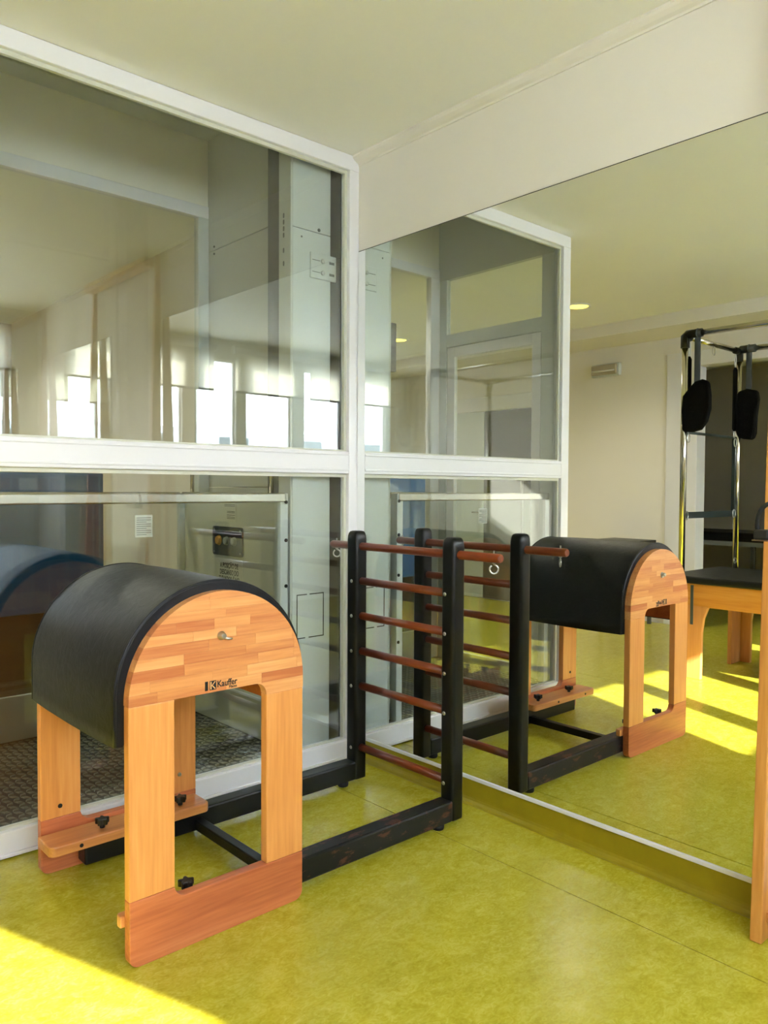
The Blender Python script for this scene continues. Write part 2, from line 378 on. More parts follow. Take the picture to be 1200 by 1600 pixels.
# roller blinds, let down to 2.32
for k, (a, b) in enumerate(((-1.78, -0.20), (-2.92, -2.04), (-4.36, -3.03))):
    lab = ['cream roller blind nearest the mirror wall, half lowered over the high windows',
           'cream roller blind in the middle of the high window row, half lowered',
           'cream roller blind at the far left end of the high windows, half lowered'][k]
    t = thing('roller_blind', lab, 'blind', ((a+b)/2, YB+0.06, 2.32), 'roller blinds over the high windows')
    box('cloth', BLIND, t, a, b, YB+0.045, YB+0.0465, 2.33, 2.74)
    MB().tube([(a-0.02, YB+0.05, 2.765), (b+0.02, YB+0.05, 2.765)], 0.03, 16).build('roller', WHITE, t)
    box('bottom_bar', DARKG, t, a, b, YB+0.038, YB+0.054, 2.312, 2.332, 0.003)
    for xx in (a-0.03, b+0.02): box('bracket', WHITE, t, xx, xx+0.01, YB, YB+0.085, 2.72, 2.81)

# ------------------------------------------------------------------ glazed lift enclosure (setting)
w = struct('window_7', (-0.87, 0.03, 0))
FY0, FY1 = 0.0, 0.065
box('bottom_rail', WHITE, w, WP, 0, FY0, FY1, 0.006, 0.095, 0.004)
box('top_rail', WHITE, w, WP, 0, FY0, FY1, 2.795, H, 0.004)
box('frame_post', WHITE, w, -0.058, -0.001, FY0, FY1, 0.095, 2.795, 0.003)
box('frame_post', WHITE, w, WP, WP+0.075, FY0, FY1, 0.095, 2.795, 0.003)
mr = box('middle_rail', WHITE, w, WP+0.075, -0.058, FY0, FY1, 1.368, 1.474, 0.004)
box('glazing_bead', WHITE, mr, WP+0.075, -0.058, FY0-0.006, FY0, 1.382, 1.392, 0.002)
box('glazing_bead', WHITE, mr, WP+0.075, -0.058, FY0-0.006, FY0, 1.455, 1.462, 0.002)
box('sill_lip', WHITE, w, WP, 0, -0.008, 0.0, 0.006, 0.02, 0.002)
BEAD = plain('glazing_bead_grey', lin(206, 206, 190), 0.4)
for (z0, z1) in ((0.095, 1.368), (1.474, 2.795)):
    pn = box('pane', GLASS, w, WP+0.078, -0.061, 0.036, 0.044, z0+0.002, z1-0.002)
    b = MB(); x0, x1 = WP+0.075, -0.058
    b.box(x0, x1, 0.02, 0.035, z1-0.016, z1).box(x0, x1, 0.02, 0.035, z0, z0+0.008).box(x1-0.014, x1, 0.02, 0.035, z0+0.008, z1-0.016).box(x0, x0+0.014, 0.02, 0.035, z0+0.008, z1-0.016)
    b.build('bead', BEAD, pn)
# shaft: rear glazing, left door wall, right lining, lid
SX0, SX1, SZ = -1.70, -0.184, 3.24
w = struct('window_8', (-0.95, 1.12, 0))
box('lintel', WHITE, w, SX0, SX1, 1.09, DP, 2.807, 2.873, 0.003)
box('header_panel', CREAM, w, SX0, SX1, 1.10, DP, 2.873, SZ)
box('frame_post', GREYF, w, -0.25, SX1, 1.09, DP, 0.0, 2.807, 0.003)
box('frame_post', WHITE, w, SX0, -1.612, 1.09, DP, 0.0, 2.807, 0.003)
box('bottom_rail', WHITE, w, -1.612, -0.25, 1.09, DP, 0.0, 0.14, 0.003)
box('pane', GLASS2, w, -1.612, -0.25, 1.112, 1.12, 0.14, 2.807)
d = struct('door_1', (WP, 0.6, 0))
DX0, DX1 = WP, SX0
box('header_panel', SHAFT, d, DX0, DX1, FY1, DP, 2.79, SZ)
box('transom', GREYF, d, DX0, DX1, 0.19, 1.02, 2.31, 2.40, 0.003)
box('door_post', GREYF, d, DX0, DX1, FY1, 0.19, 0, 2.79, 0.003)
box('door_post', GREYF, d, DX0, DX1, 1.02, 1.09, 0, 2.79, 0.003)
box('fanlight_pane', GLASS2, d, DX0+0.016, DX0+0.022, 0.19, 1.02, 2.40, 2.79)
lf = MB(); lf.box(DX0+0.004, DX1-0.004, 0.195, 0.265, 0.02, 2.305).box(DX0+0.004, DX1-0.004, 0.945, 1.015, 0.02, 2.305).box(DX0+0.004, DX1-0.004, 0.265, 0.945, 2.235, 2.305).box(DX0+0.004, DX1-0.004, 0.265, 0.945, 0.02, 0.14)
lfo = lf.build('door_leaf', WHITE, d, 0.003)
box('door_pane', GLASS2, lfo, DX0+0.016, DX0+0.022, 0.265, 0.945, 0.14, 2.235)
MB().tube([(DX1-0.004, 0.30, 1.0), (DX1+0.04, 0.30, 1.0), (DX1+0.04, 0.30, 1.35), (DX1-0.004, 0.30, 1.35)], 0.01, 10).build('pull_handle', STEEL, lfo)
wsr = struct('wall_shaft', (SX1, 0.7, 0))
for k, (za, zb_) in enumerate(((0.0, 1.30), (1.303, 2.618), (2.622, SZ))):
    box('panel', SHAFT, wsr, SX1, -0.001, 0.40, DP, za, zb_, 0.002)
box('panel_edge', GREYF, wsr, SX1-0.004, SX1+0.03, 0.385, 0.40, 0, SZ)
for z in (2.60, 2.64):
    for y in (0.45, 1.03): MB().lathe([(0.006, 0), (0.006, 0.004)], (SX1-0.004, y, z), 'x', 8).build('rivet', DARKG, wsr)
box('lining', DARKG, wsr, -0.06, -0.001, FY1, 0.40, 0, SZ)
box('ceiling_shaft', SHAFT, None, WP, 0, 0.0, DP, SZ, SZ+0.08, kind='structure')
box('wall_header', CREAM, None, WP, 0, 0.0, 0.06, H+0.001, SZ, kind='structure')

# ------------------------------------------------------------------ wall mirrors
def mirror(y0, y1, label):
    t = thing('wall_mirror', label, 'mirror', (0, (y0+y1)/2, 0.113), 'frameless mirrors on the white wall')
    box('mirror_glass', MIRR, t, -0.008, -0.0045, y0, y1, 0.1135, 2.42)
    box('backing', RUBBER, t, -0.0045, -0.0005, y0-0.002, y1+0.0015, 0.113, 2.4245)
mirror(-1.96, -0.004, 'large frameless wall mirror beside the glass lift partition, above green skirting')
mirror(-3.72, -2.78, 'narrower frameless wall mirror beyond the tall wooden posts')

# ------------------------------------------------------------------ ladder barrel
LX = -0.213; YN, YF = -0.823, -0.247
LB = thing('ladder_barrel', 'wooden pilates barrel with black padded top joined to a black ladder', 'ladder barrel', (-0.8, -0.535, 0))
PX0, PX1, PCX, PCZ, PR = -1.548, -0.977, -1.2625, 0.716, 0.2855
def clip(poly, conv):
    out = poly
    n = len(conv)
    for i in range(n):
        a, b = conv[i], conv[(i+1) % n]; inp, out = out, []
        if not inp: break
        side = lambda p: (b[0]-a[0])*(p[1]-a[1])-(b[1]-a[1])*(p[0]-a[0])
        for j in range(len(inp)):
            p, q = inp[j], inp[(j+1) % len(inp)]; sp, sq = side(p), side(q)
            if sp >= 0: out.append(p)
            if (sp >= 0) != (sq >= 0):
                t = sp/(sp-sq); out.append((p[0]+(q[0]-p[0])*t, p[1]+(q[1]-p[1])*t))
    return out
def end_panel(ya, yb, front):
    """arched end board made of staves, two legs and a foot board; ya..yb is its thickness"""
    disc = [(PX0, 0.712), (PX1, 0.712)] + arc(PCX, PCZ, PR, 0, 180, 40)
    ep = MB().prism([(PX0+0.002, 0.7125), (PX1-0.002, 0.7125)] + arc(PCX, PCZ, PR-0.0016, 0, 180, 40), 'y', ya+0.0012, yb-0.0012).build('end_panel', W_CORE, LB)
    rows = [0.712, 0.742, 0.774, 0.805, 0.834, 0.866, 0.894, 0.924, 0.952, 0.980, 1.004]
    for i in range(len(rows)-1):
        x = PX0 - random.uniform(0, 0.16)
        while x < PX1:
            x2 = x + random.uniform(0.11, 0.27)
            pl = clip([(x+0.0002, rows[i]+0.0002), (x2-0.0002, rows[i]+0.0002), (x2-0.0002, rows[i+1]-0.0002), (x+0.0002, rows[i+1]-0.0002)], disc)
            if len(pl) > 2:
                ar = abs(sum(pl[k][0]*pl[(k+1) % len(pl)][1]-pl[(k+1) % len(pl)][0]*pl[k][1] for k in range(len(pl))))/2
                if ar > 2e-5: MB().prism(pl, 'y', ya, yb).build('stave', W_STAVE, ep)
            x = x2
    r = 0.038
    cor = [(PX1, 0.712), (PX1, 0.674), (-1.112, 0.674)] + arc(-1.112-r, 0.674, r, 0, 90, 8)
    MB().prism(cor, 'y', ya, yb).build('corner_block', W_STAVE, ep)
    MB().prism([(PX0, 0.184), (-1.415, 0.184), (-1.415, 0.7115), (PX0, 0.7115)], 'y', ya, yb).build('leg', W_LEG, LB, 0.003)
    MB().prism([(-1.112, 0.1525), (PX1, 0.1525), (PX1, 0.6735), (-1.112, 0.6735)], 'y', ya, yb).build('leg', W_LEG, LB, 0.003)
    rb = 0.03
    ft = arc(PX0+rb, rb, rb, 180, 270, 6) + arc(PX1-rb, rb, rb, 270, 360, 6) + [(PX1, 0.152), (-1.415+0.036, 0.152)] + arc(-1.415+0.036, 0.152+0.036, 0.036, 270, 180, 8)[1:-1] + [(-1.415, 0.1835), (PX0, 0.1835)]
    MB().prism(ft, 'y', ya, yb).build('foot_board', W_FOOT, LB, 0.003)
    return ep
epn = end_panel(-0.892, -0.860, True)
epf = end_panel(-0.205, -0.173, False)
# padded half-round top: thick shell with rolled ends
def pad():
    cx, cz, ro, ri, zb = -1.265, 0.722, 0.308, 0.284, 0.600
    def prof(d):                    # outer surface pulled in by d
        rr = ro-d
        pts = [(cx+rr, zb+d*0.6)] + [(cx+rr, zb+(cz-zb)*t) for t in (0.3, 0.65)] + arc(cx, cz, rr, 0, 180, 44) + [(cx-rr, zb+(cz-zb)*t) for t in (0.65, 0.3)] + [(cx-rr, zb+d*0.6)]
        return pts
    ys = [(-0.8592, 0.0055), (-0.8582, 0.0025), (-0.8555, 0.0005), (-0.85, -0.0005), (-0.83, -0.001), (-0.70, -0.0035), (-0.5325, -0.0045), (-0.36, -0.0035), (-0.235, -0.001), (-0.215, -0.0005), (-0.2095, 0.0005), (-0.2068, 0.0025), (-0.2058, 0.0055)]
    b = MB(); rings = []
    for y, d in ys:
        rings.append(len(b.v)); b.v += [(x, y, z) for x, z in prof(d)]
    n = len(prof(0))
    for i in range(len(ys)-1):
        for k in range(n-1):
            a, c = rings[i], rings[i+1]; b.f.append((a+k, a+k+1, c+k+1, c+k)); b.sm.append(True)
    # inner skin
    inner = []
    for y in (ys[0][0], ys[-1][0]):
        inner.append(len(b.v))
        b.v += [(cx+(x-cx)*(ri/ro), y, zb if z < zb+1e-6 else (z if z < cz else cz+(z-cz)*(ri/ro))) for x, z in prof(0)]
    for k in range(n-1):
        b.f.append((inner[0]+k, inner[1]+k, inner[1]+k+1, inner[0]+k+1)); b.sm.append(True)
        b.f.append((rings[0]+k, inner[0]+k, inner[0]+k+1, rings[0]+k+1)); b.sm.append(False)
        b.f.append((rings[-1]+k, rings[-1]+k+1, inner[1]+k+1, inner[1]+k)); b.sm.append(False)
    for k in (0, n-1):
        for i in range(len(ys)-1):
            pass
        b.f.append(tuple([r_+k for r_ in rings] + [inner[1]+k, inner[0]+k])); b.sm.append(False)
    return b.build('barrel_pad', LEATH, LB)
pd = pad()
for y in (-0.8545, -0.2105):   # corded seam and the smooth band that covers each end
    ya_, yb_2 = (-0.8602, -0.8590) if y < -0.5 else (-0.2060, -0.2050)
    bo = [(-1.265+0.3025, 0.604)] + arc(-1.265, 0.722, 0.3025, 0, 180, 40) + [(-1.265-0.3025, 0.604), (-1.265-0.272, 0.604)] + arc(-1.265, 0.722, 0.272, 180, 0, 40) + [(-1.265+0.272, 0.604)]
    MB().prism(bo, 'y', ya_, yb_2).build('end_band', RIMM, pd)
    cx, cz, rr = -1.265, 0.722, 0.3065
    pts = [(cx+rr, y, 0.603), (cx+rr, y, 0.66)] + [(x, y, z) for x, z in arc(cx, cz, rr, 0, 180, 40)] + [(cx-rr, y, 0.66), (cx-rr, y, 0.603)]
    MB().tube(pts, 0.0045, 8).build('piping', RIMM, pd)
inn = [(-1.265+0.282, 0.607)] + arc(-1.265, 0.722, 0.282, 0, 180, 24) + [(-1.265-0.282, 0.607), (-1.265-0.268, 0.607)] + arc(-1.265, 0.722, 0.268, 180, 0, 24) + [(-1.265+0.268, 0.607)]
MB().prism(inn, 'y', -0.859, -0.206).build('inner_shell', W_CORE, LB)
# pivot pin and print on the near panel
MB().lathe([(0.012, 0.0), (0.013, -0.004), (0.009, -0.006), (0.010, -0.014), (0.007, -0.02)], (-1.269, -0.892, 0.873), 'y', 16).tube([(-1.265, -0.902, 0.868), (-1.252, -0.907, 0.8635), (-1.240, -0.905, 0.862)], [0.004, 0.0042, 0.0028], 8).build('locking_pin', ZINC, LB)
lg = MB().box(-1.321, -1.3115, -0.8928, -0.8920, 0.719, 0.7455).prism([(-1.306, 0.719), (-1.285, 0.719), (-1.285, 0.7455), (-1.306, 0.7455)], 'y', -0.8928, -0.8920).build('logo_block', INK, LB)
KW = plain('logo_wood_gap', lin(232, 176, 116), 0.5)
k_ = MB().prism([(-1.304, 0.7215), (-1.3005, 0.7215), (-1.3005, 0.743), (-1.304, 0.743)], 'y', -0.8932, -0.8928)
k_.prism([(-1.3005, 0.7315), (-1.2905, 0.743), (-1.2865, 0.743), (-1.2965, 0.7325), (-1.2865, 0.7215), (-1.2905, 0.7215), (-1.3005, 0.7325)], 'y', -0.8932, -0.8928)
k_.build('logo_letter', KW, lg)
text('brand_lettering', 'Kauffer', INK, LB, 0.0262, (-1.282, -0.8921, 0.7245), (1, 0, 0), (0, 0, 1), offset=0.0005, xs=0.86)
text('brand_lettering', 'Pilates', INK, LB, 0.0105, (-1.243, -0.8921, 0.7158), (1, 0, 0), (0, 0, 1), offset=0.0002)
# clamp plates with star knobs
def star(parent, x, y, z):
    b = MB(); pts = []
    for k in range(40):
        a = 2*math.pi*k/40; r = 0.0195+0.0052*math.cos(5*a); pts.append((x+r*math.cos(a), y+r*math.sin(a)))
    b.prism(pts, 'z', z+0.014, z+0.034).lathe([(0.009, 0), (0.009, 0.016)], (x, y, z), 'z', 12)
    b.build('star_knob', PLASTIC, parent, 0.003)
for (ya, yb, sgn) in ((-0.859, -0.832, 1), (-0.328, -0.207, -1)):
    rr = 0.022 if sgn < 0 else 0.010; x0, x1 = -1.560, (-0.955 if sgn > 0 else -0.985)
    yo = yb if sgn > 0 else ya; yi = ya if sgn > 0 else yb
    if sgn > 0: pl = [(x0, yi), (x1, yi)] + arc(x1-rr, yo-rr, rr, 0, 90, 6) + arc(x0+rr, yo-rr, rr, 90, 180, 6)
    else: pl = [(x1, yi), (x0, yi)] + arc(x0+rr, yo+rr, rr, 180, 270, 6) + arc(x1-rr, yo+rr, rr, 270, 360, 6)
    pt = MB().prism(pl, 'z', 0.1045, 0.138).build('clamp_plate', W_PLATE, LB, 0.004)
    for kx in (-1.37, -1.08): star(pt, kx+(0.02 if sgn > 0 else 0), yo-sgn*0.05 if sgn < 0 else -0.833, 0.138 if sgn < 0 else 0.128)
    yh = yo+sgn*0.0005
    for hx in (-1.46, -1.20): MB().lathe([(0.0065, -0.001), (0.0065, 0.001)], (hx, yh, 0.121), 'y', 12).build('bolt_hole', RUBBER, pt)
MB().lathe([(0.0075, -0.0012), (0.0075, 0.0004)], (-1.485, -0.2055, 0.222), 'y', 14).build('bolt_hole', RUBBER, LB)
MB().lathe([(0.0065, -0.004), (0.0075, 0.0004)], (-1.045, -0.2055, 0.222), 'y', 14).build('bolt_head', ZINC, LB)
# ladder: base rails, posts, rungs
for y in (YN, YF):
    box('base_rail', BLACKW if y == YN else BLACK, LB, -1.43, LX-0.028, y-0.034, y+0.034, 0.024, 0.1035, 0.007)
    h = 0.034; c = 0.016
    sec = arc(LX+h-c, y+h-c, c, 0, 90, 5)+arc(LX-h+c, y+h-c, c, 90, 180, 5)+arc(LX-h+c, y-h+c, c, 180, 270, 5)+arc(LX+h-c, y-h+c, c, 270, 360, 5)
    b = MB(); n = len(sec); zs = [(0.024, 0.96), (0.029, 1.0), (1.075, 1.0), (1.092, 0.965), (1.104, 0.88), (1.111, 0.74), (1.114, 0.5)]
    for z, s_ in zs: b.v += [(LX+(px-LX)*s_, y+(py-y)*s_, z) for px, py in sec]
    for i in range(len(zs)-1):
        for k in range(n): b.f.append((i*n+k, i*n+(k+1) % n, (i+1)*n+(k+1) % n, (i+1)*n+k)); b.sm.append(True)
    b.f.append(tuple(reversed(range(n)))); b.sm.append(False); b.f.append(tuple(range((len(zs)-1)*n, len(zs)*n))); b.sm.append(True)
    po = b.build('post', BLACK, LB)
    sc = None
    for z in (0.895, 0.742, 0.588, 0.434, 0.162):
        if sc is None: sc = MB().lathe([(0.0078, 0.0), (0.0074, -0.002), (0.003, -0.003)], (LX-h, y+(0.012 if y == YN else -0.004), z), 'x', 12).build('screw_head', ZINC, po); z0_ = z
        else:
            s2 = share(sc, (0, 0, z-z0_), None); adopt(s2, po)
    for x in (LX-0.075,): MB().lathe([(0.022, 0.0), (0.024, 0.006), (0.024, 0.016), (0.012, 0.018), (0.012, 0.026)], (x, y, 0.0), 'z', 18).build('foot_pad', RUBBER, LB)
MB().tube([(LX, -1.058, 1.047), (LX, -1.052, 1.047), (LX, -0.08, 1.047), (LX, -0.074, 1.047)], [0.0145, 0.0172, 0.0172, 0.0145], 18).build('top_bar', W_RUNG, LB)
for z in (0.895, 0.742, 0.588, 0.434, 0.162):
    MB().tube([(LX, YN+0.02, z), (LX, YF-0.02, z)], 0.0168, 16).build('rung', W_RUNG, LB)
for y in (-1.025, -0.105):
    pts = [(LX, y, 1.074), (LX, y, 1.022)] + [(LX+0.0118*math.sin(math.radians(a)), y-0.0107*math.sin(math.radians(a)), 1.006+0.016*math.cos(math.radians(a))) for a in range(0, 331, 22)]
    MB().tube(pts, 0.0032, 8).lathe([(0.007, 0), (0.007, 0.003)], (LX, y, 1.0265), 'z', 12).build('eye_hook', ZINC, LB)
box('cross_bar', BLACK, LB, -1.028, -0.992, YN+0.034, YF-0.034, 0.034, 0.07, 0.004)

# ------------------------------------------------------------------ lift machinery behind the glass
MT = thing('lift_mast', 'pale grey upright lift mast with slotted bracket behind the glass partition', 'lift mast', (-0.2, 0.2, 0))
MX0, MX1, MY = -0.322, -0.09, 0.105
for k, (za, zb_) in enumerate(((0.0, 2.500), (2.503, 3.235))):
    box('front_cover', GREYF, MT, MX0+0.012, MX1, MY, MY+0.012, za, zb_, 0.002)
sd = box('side_channel', SHAFT, MT, MX0, MX0+0.012, MY, 0.20, 0.0, 3.235, 0.002)
box('back_cover', DARKG, MT, MX0+0.02, MX1-0.02, 0.20, 0.32, 0, 3.235)
for z in (2.34, 2.40, 2.47, 2.50, 2.53, 2.56): MB().prism(arc(0.16, z+0.006, 0.006, 0, 180, 5)+arc(0.16, z-0.006, 0.006, 180, 360, 5), 'x', MX0-0.0008, MX0).build('slot', DARKG, sd)
br = box('bracket', GREYF, MT, -0.215, -0.062, MY-0.01, MY-0.001, 2.285, 2.405, 0.003)
for z in (2.315, 2.370):
    MB().lathe([(0.011, 0), (0.011, -0.006), (0.005, -0.007)], (-0.145, MY-0.01, z), 'y', 12).build('bolt', ZINC, br)
    box('slot', DARKG, br, -0.205, -0.16, MY-0.0108, MY-0.01, z-0.002, z+0.001); box('slot', DARKG, br, -0.105, -0.075, MY-0.0108, MY-0.01, z-0.006, z+0.006)
MB().lathe([(0.005, 0), (0.005, -0.001)], (-0.26, MY-0.0002, 2.465), 'y', 10).build('rivet', DARKG, MT)
MB().lathe([(0.008, 0), (0.008, -0.003)], (-0.16, MY-0.0002, 2.515), 'y', 10).build('rivet', DARKG, MT)
hatch = MB(); hx0, hx1, hz0, hz1 = -0.285, -0.125, 0.590, 0.800
for (a, b, c, e) in ((hx0, hx0+0.06, hz1-0.005, hz1), (hx0+0.075, hx1, hz1-0.005, hz1), (hx0, hx0+0.05, hz0, hz0+0.005), (hx0+0.07, hx1, hz0, hz0+0.005), (hx0, hx0+0.005, hz0, hz1), (hx1-0.005, hx1, hz0, hz1)): hatch.box(a, b, MY-0.0006, MY, c, e)
hatch.build('hatch_gap', INK, MT)

LC = thing('lift_platform', 'platform lift car with steel handrail, control box and tread plate floor', 'lift', (-1.0, 0.6, 0.0))
CX0, CX1, CY0, CY1, CZ = -1.655, -0.36, 0.10, 1.05, 0.085
pf = box('platform', TREAD, LC, -1.66, -0.335, 0.075, 1.07, 0.0, CZ)
tb = MB(); q = 0
for i in range(38):
    for j in range(28):
        x = -1.64+i*0.034; y = 0.10+j*0.034
        if x > -0.36: continue
        a = math.radians(45 if (i+j) % 2 else -45); ca, sa = math.cos(a), math.sin(a); L_, w_ = 0.0215, 0.0115
        P = lambda u, v, s: (x+(u*ca-v*sa)*s, y+(u*sa+v*ca)*s)
        lo = [P(L_, 0, 1), P(0, w_, 1), P(-L_, 0, 1), P(0, -w_, 1)]; hi = [P(L_, 0, .62), P(0, w_, .62), P(-L_, 0, .62), P(0, -w_, .62)]
        tb.add([(u, v, CZ) for u, v in lo]+[(u, v, CZ+0.0035) for u, v in hi], [(4, 5, 6, 7), (0, 1, 5, 4), (1, 2, 6, 5), (2, 3, 7, 6), (3, 0, 4, 7)])
tb.build('tread_pattern', TREADB, LC, kind='stuff')
box('handrail', STEEL, LC, CX0, CX1-0.002, CY0-0.02, CY0+0.022, 1.234, 1.276, 0.006)
box('front_pane', GLASS2, LC, CX0+0.03, CX1-0.03, CY0-0.002, CY0+0.004, 0.12, 1.232)
for x in (CX0-0.005, CX1-0.032):
    po = box('corner_post', GREYF, LC, x, x+0.042, CY0-0.018, CY0+0.03, CZ, 1.234 if x < -1 else 1.275, 0.003)
    if x > -1:
        for z in (1.235, 1.06, 0.85, 0.50): MB().lathe([(0.0085, 0), (0.0085, -0.003), (0.004, -0.004)], (x+0.03, CY0-0.018, z), 'y', 12).build('bolt', RUBBER, po)
sp = box('side_panel', SHAFT, LC, CX1+0.0, CX1+0.018, CY0+0.03, CY1, CZ, 1.25, 0.003)
box('panel_rail', STEEL, LC, CX1-0.016, CX1+0.024, CY0+0.03, CY1, 1.25, 1.276, 0.004)
box('corner_post', GREYF, LC, CX1-0.03, CX1+0.018, CY1, CY1+0.03, CZ, 1.26, 0.003)
box('back_rail', STEEL, LC, CX0, CX1-0.03, CY1-0.01, CY1+0.025, 1.238, 1.274, 0.004)
box('rear_kick_plate', GREYF, LC, CX0, CX1-0.03, CY1, CY1+0.02, CZ, 0.30, 0.003)
# control box, buttons, notices on the side panel (faces -x)
fx = CX1
def rrect(y0, y1, z0, z1, r): return arc(y1-r, z1-r, r, 0, 90, 4)+arc(y0+r, z1-r, r, 90, 180, 4)+arc(y0+r, z0+r, r, 180, 270, 4)+arc(y1-r, z0+r, r, 270, 360, 4)
cb = MB().prism(rrect(0.447, 0.732, 0.955, 1.102, 0.014), 'x', fx-0.008, fx).build('control_box', GREEN_BOX, LC)
for y, m_, r_ in ((0.667, AMBER, 0.021), (0.592, GREYB, 0.018), (0.519, GREYB, 0.018)):
    MB().lathe([(r_+0.005, -0.002), (r_+0.005, 0.0), (r_+0.005, 0.0)][:2]+[(r_, -0.004), (r_, -0.012), (r_*0.8, -0.014)], (fx-0.008, y, 1.031), 'x', 20).build('button', m_, cb)
for y in (0.465, 0.714):
    for z in (0.972, 1.085): MB().lathe([(0.005, 0), (0.005, -0.002)], (fx-0.008, y, z), 'x', 8).build('screw', ZINC, cb)
n1 = box('notice', PAPER, LC, fx-0.0012, fx, 0.515, 0.635, 1.130, 1.222)
ln = MB()
for z in (1.212, 1.205, 1.178, 1.172, 1.160, 1.150, 1.143): ln.box(fx-0.0018, fx-0.0012, 0.525, 0.625 if z > 1.2 else 0.60, z, z+0.003)
ln.build('print_lines', INK, n1)
n2 = box('notice', PAPER, LC, fx-0.0012, fx, 0.455, 0.705, 0.740, 0.938)
text('notice_lettering', 'A POSIÇÃO DE\nDESCANSO DO\nELEVADOR É NO', INK, n2, 0.036, (fx-0.0013, 0.58, 0.893), (0, -1, 0), (0, 0, 1), 'CENTER', offset=0.0007, xs=0.72)
n3 = box('notice', PAPER, LC, -1.078, -1.004, CY0-0.0032, CY0-0.002, 1.100, 1.188)
ln = MB()
for k in range(9): ln.box(-1.072, -1.010 if k % 3 else -1.03, CY0-0.0038, CY0-0.0032, 1.108+k*0.0085, 1.1105+k*0.0085)
ln.build('print_lines', INK, n3)
# bent grab tubes at the mast
for x, y in ((-0.35, 0.98), (-0.335, 0.24)):
    MB().tube([(x, y, 1.27), (x, y, 1.37)] + [(x-0.05+0.05*math.cos(math.radians(a)), y, 1.37+0.05*math.sin(math.radians(a))) for a in range(15, 91, 15)] + [(x-0.09, y, 1.42), (x-0.10, y, 1.40)], 0.011, 12).build('grab_tube', STEEL, LC)

# ------------------------------------------------------------------ blue board and dim things behind the lift
bb = thing('reception_counter', 'counter with dark blue front seen through the lift glass, on an added black base', 'counter', (-1.54, 2.36, 0))
box('front_panel', BLUE, bb, -2.70, -0.38, 2.10, 2.14, 0.52, 1.385, 0.006)
box('plinth', RUBBER, bb, -2.68, -0.40, 2.14, 2.62, 0.0, 0.53, 0.006)  # base added so the low view behind the lift stays dark
box('counter_top', GREYF, bb, -2.70, -0.38, 2.10, 2.64, 1.385, 1.40, 0.004)
for x in (-2.69, -0.41): box('side_panel', BLUE, bb, x, x+0.02, 2.14, 2.62, 0.53, 1.385)
dp = thing('hanging_screen', 'dark upright screen hung from the ceiling behind the lift', 'screen', (-2.40, 2.40, 2.36))
box('panel', PLASTIC, dp, -2.475, -2.325, 2.38, 2.43, 2.36, 2.80, 0.006); box('hanger', DARKG, dp, -2.42, -2.38, 2.395, 2.415, 2.80, H)
# doorway in the left wall: pale leaf, and a dark sheet for the unlit opening
dd = struct('door_2', (XL, 3.1, 0))
box('casing_head', WHITE, dd, XL, XL+0.03, 2.40, 3.81, 2.215, 2.38, 0.004)
for y in (2.40, 3.71): box('casing_post', WHITE, dd, XL, XL+0.03, y, y+0.10, 0, 2.215, 0.004)
lf1 = box('door_leaf', GREYF, dd, XL, XL+0.02, 3.225, 3.71, 0.01, 2.21, 0.003)
dark_open = box('door_leaf', OPENDARK, dd, XL, XL+0.02, 2.50, 3.220, 0.01, 2.21, 0.003)  # dark sheet in place of the shade inside the opening
MB().tube([(XL+0.02, 3.26, 1.02), (XL+0.06, 3.26, 1.02), (XL+0.06, 3.37, 1.02)], 0.009, 10).build('door_handle', STEEL, lf1)
# dim bench in the next room
bn = thing('treatment_couch', 'black padded treatment couch in the dim next room', 'couch', (-6.4, 1.0, 0))
box('cushion', LEATH, bn, -6.8, -6.1, 0.55, 2.2, 0.74, 0.84, 0.03); box('frame', GREYB, bn, -6.75, -6.15, 0.6, 2.15, 0.69, 0.74)
for x in (-6.7, -6.2):
    for y in (0.72, 2.05): box('leg', DARKG, bn, x-0.02, x+0.02, y-0.02, y+0.02, 0, 0.69)
ch = thing('black_chair', 'black armchair beside the couch in the dim next room', 'chair', (-6.2, 0.2, 0))
box('seat', RUBBER, ch, -6.45, -5.95, -0.10, 0.42, 0.40, 0.48, 0.02); box('backrest', RUBBER, ch, -6.48, -6.42, -0.10, 0.42, 0.50, 0.92, 0.02)
for y in (-0.12, 0.44): MB().tube([(-5.97, y, 0), (-5.97, y, 0.66), (-6.02, y, 0.70), (-6.42, y, 0.72), (-6.46, y, 0.0)], 0.018, 10).build('side_frame', RUBBER, ch)
# low black-topped table behind the barrel, near the left wall
st = thing('low_table', 'low table with thin black top near the left wall, above the barrel in the mirror', 'table', (-4.38, 1.13, 0))
box('top', PLASTIC, st, -4.62, -4.30, 0.98, 1.44, 0.79, 0.815, 0.004)
for x in (-4.58, -4.34):
    for y in (1.02, 1.40): box('leg', DARKG, st, x-0.015, x+0.015, y-0.015, y+0.015, 0, 0.79)
# emergency light on the left wall
em = thing('emergency_light', 'small white bulkhead emergency light high on the left wall', 'light', (XL, 1.59, 2.52))
box('housing', GREYF, em, XL, XL+0.05, 1.43, 1.75, 2.455, 2.585, 0.008)
dc = box('cover', DIFF, em, XL+0.05, XL+0.085, 1.445, 1.735, 2.468, 2.572, 0.012)
MB().tube([(XL+0.09, 1.46, 2.505), (XL+0.09, 1.72, 2.505)], 0.008, 8).build('tube_ridge', WHITE, dc)
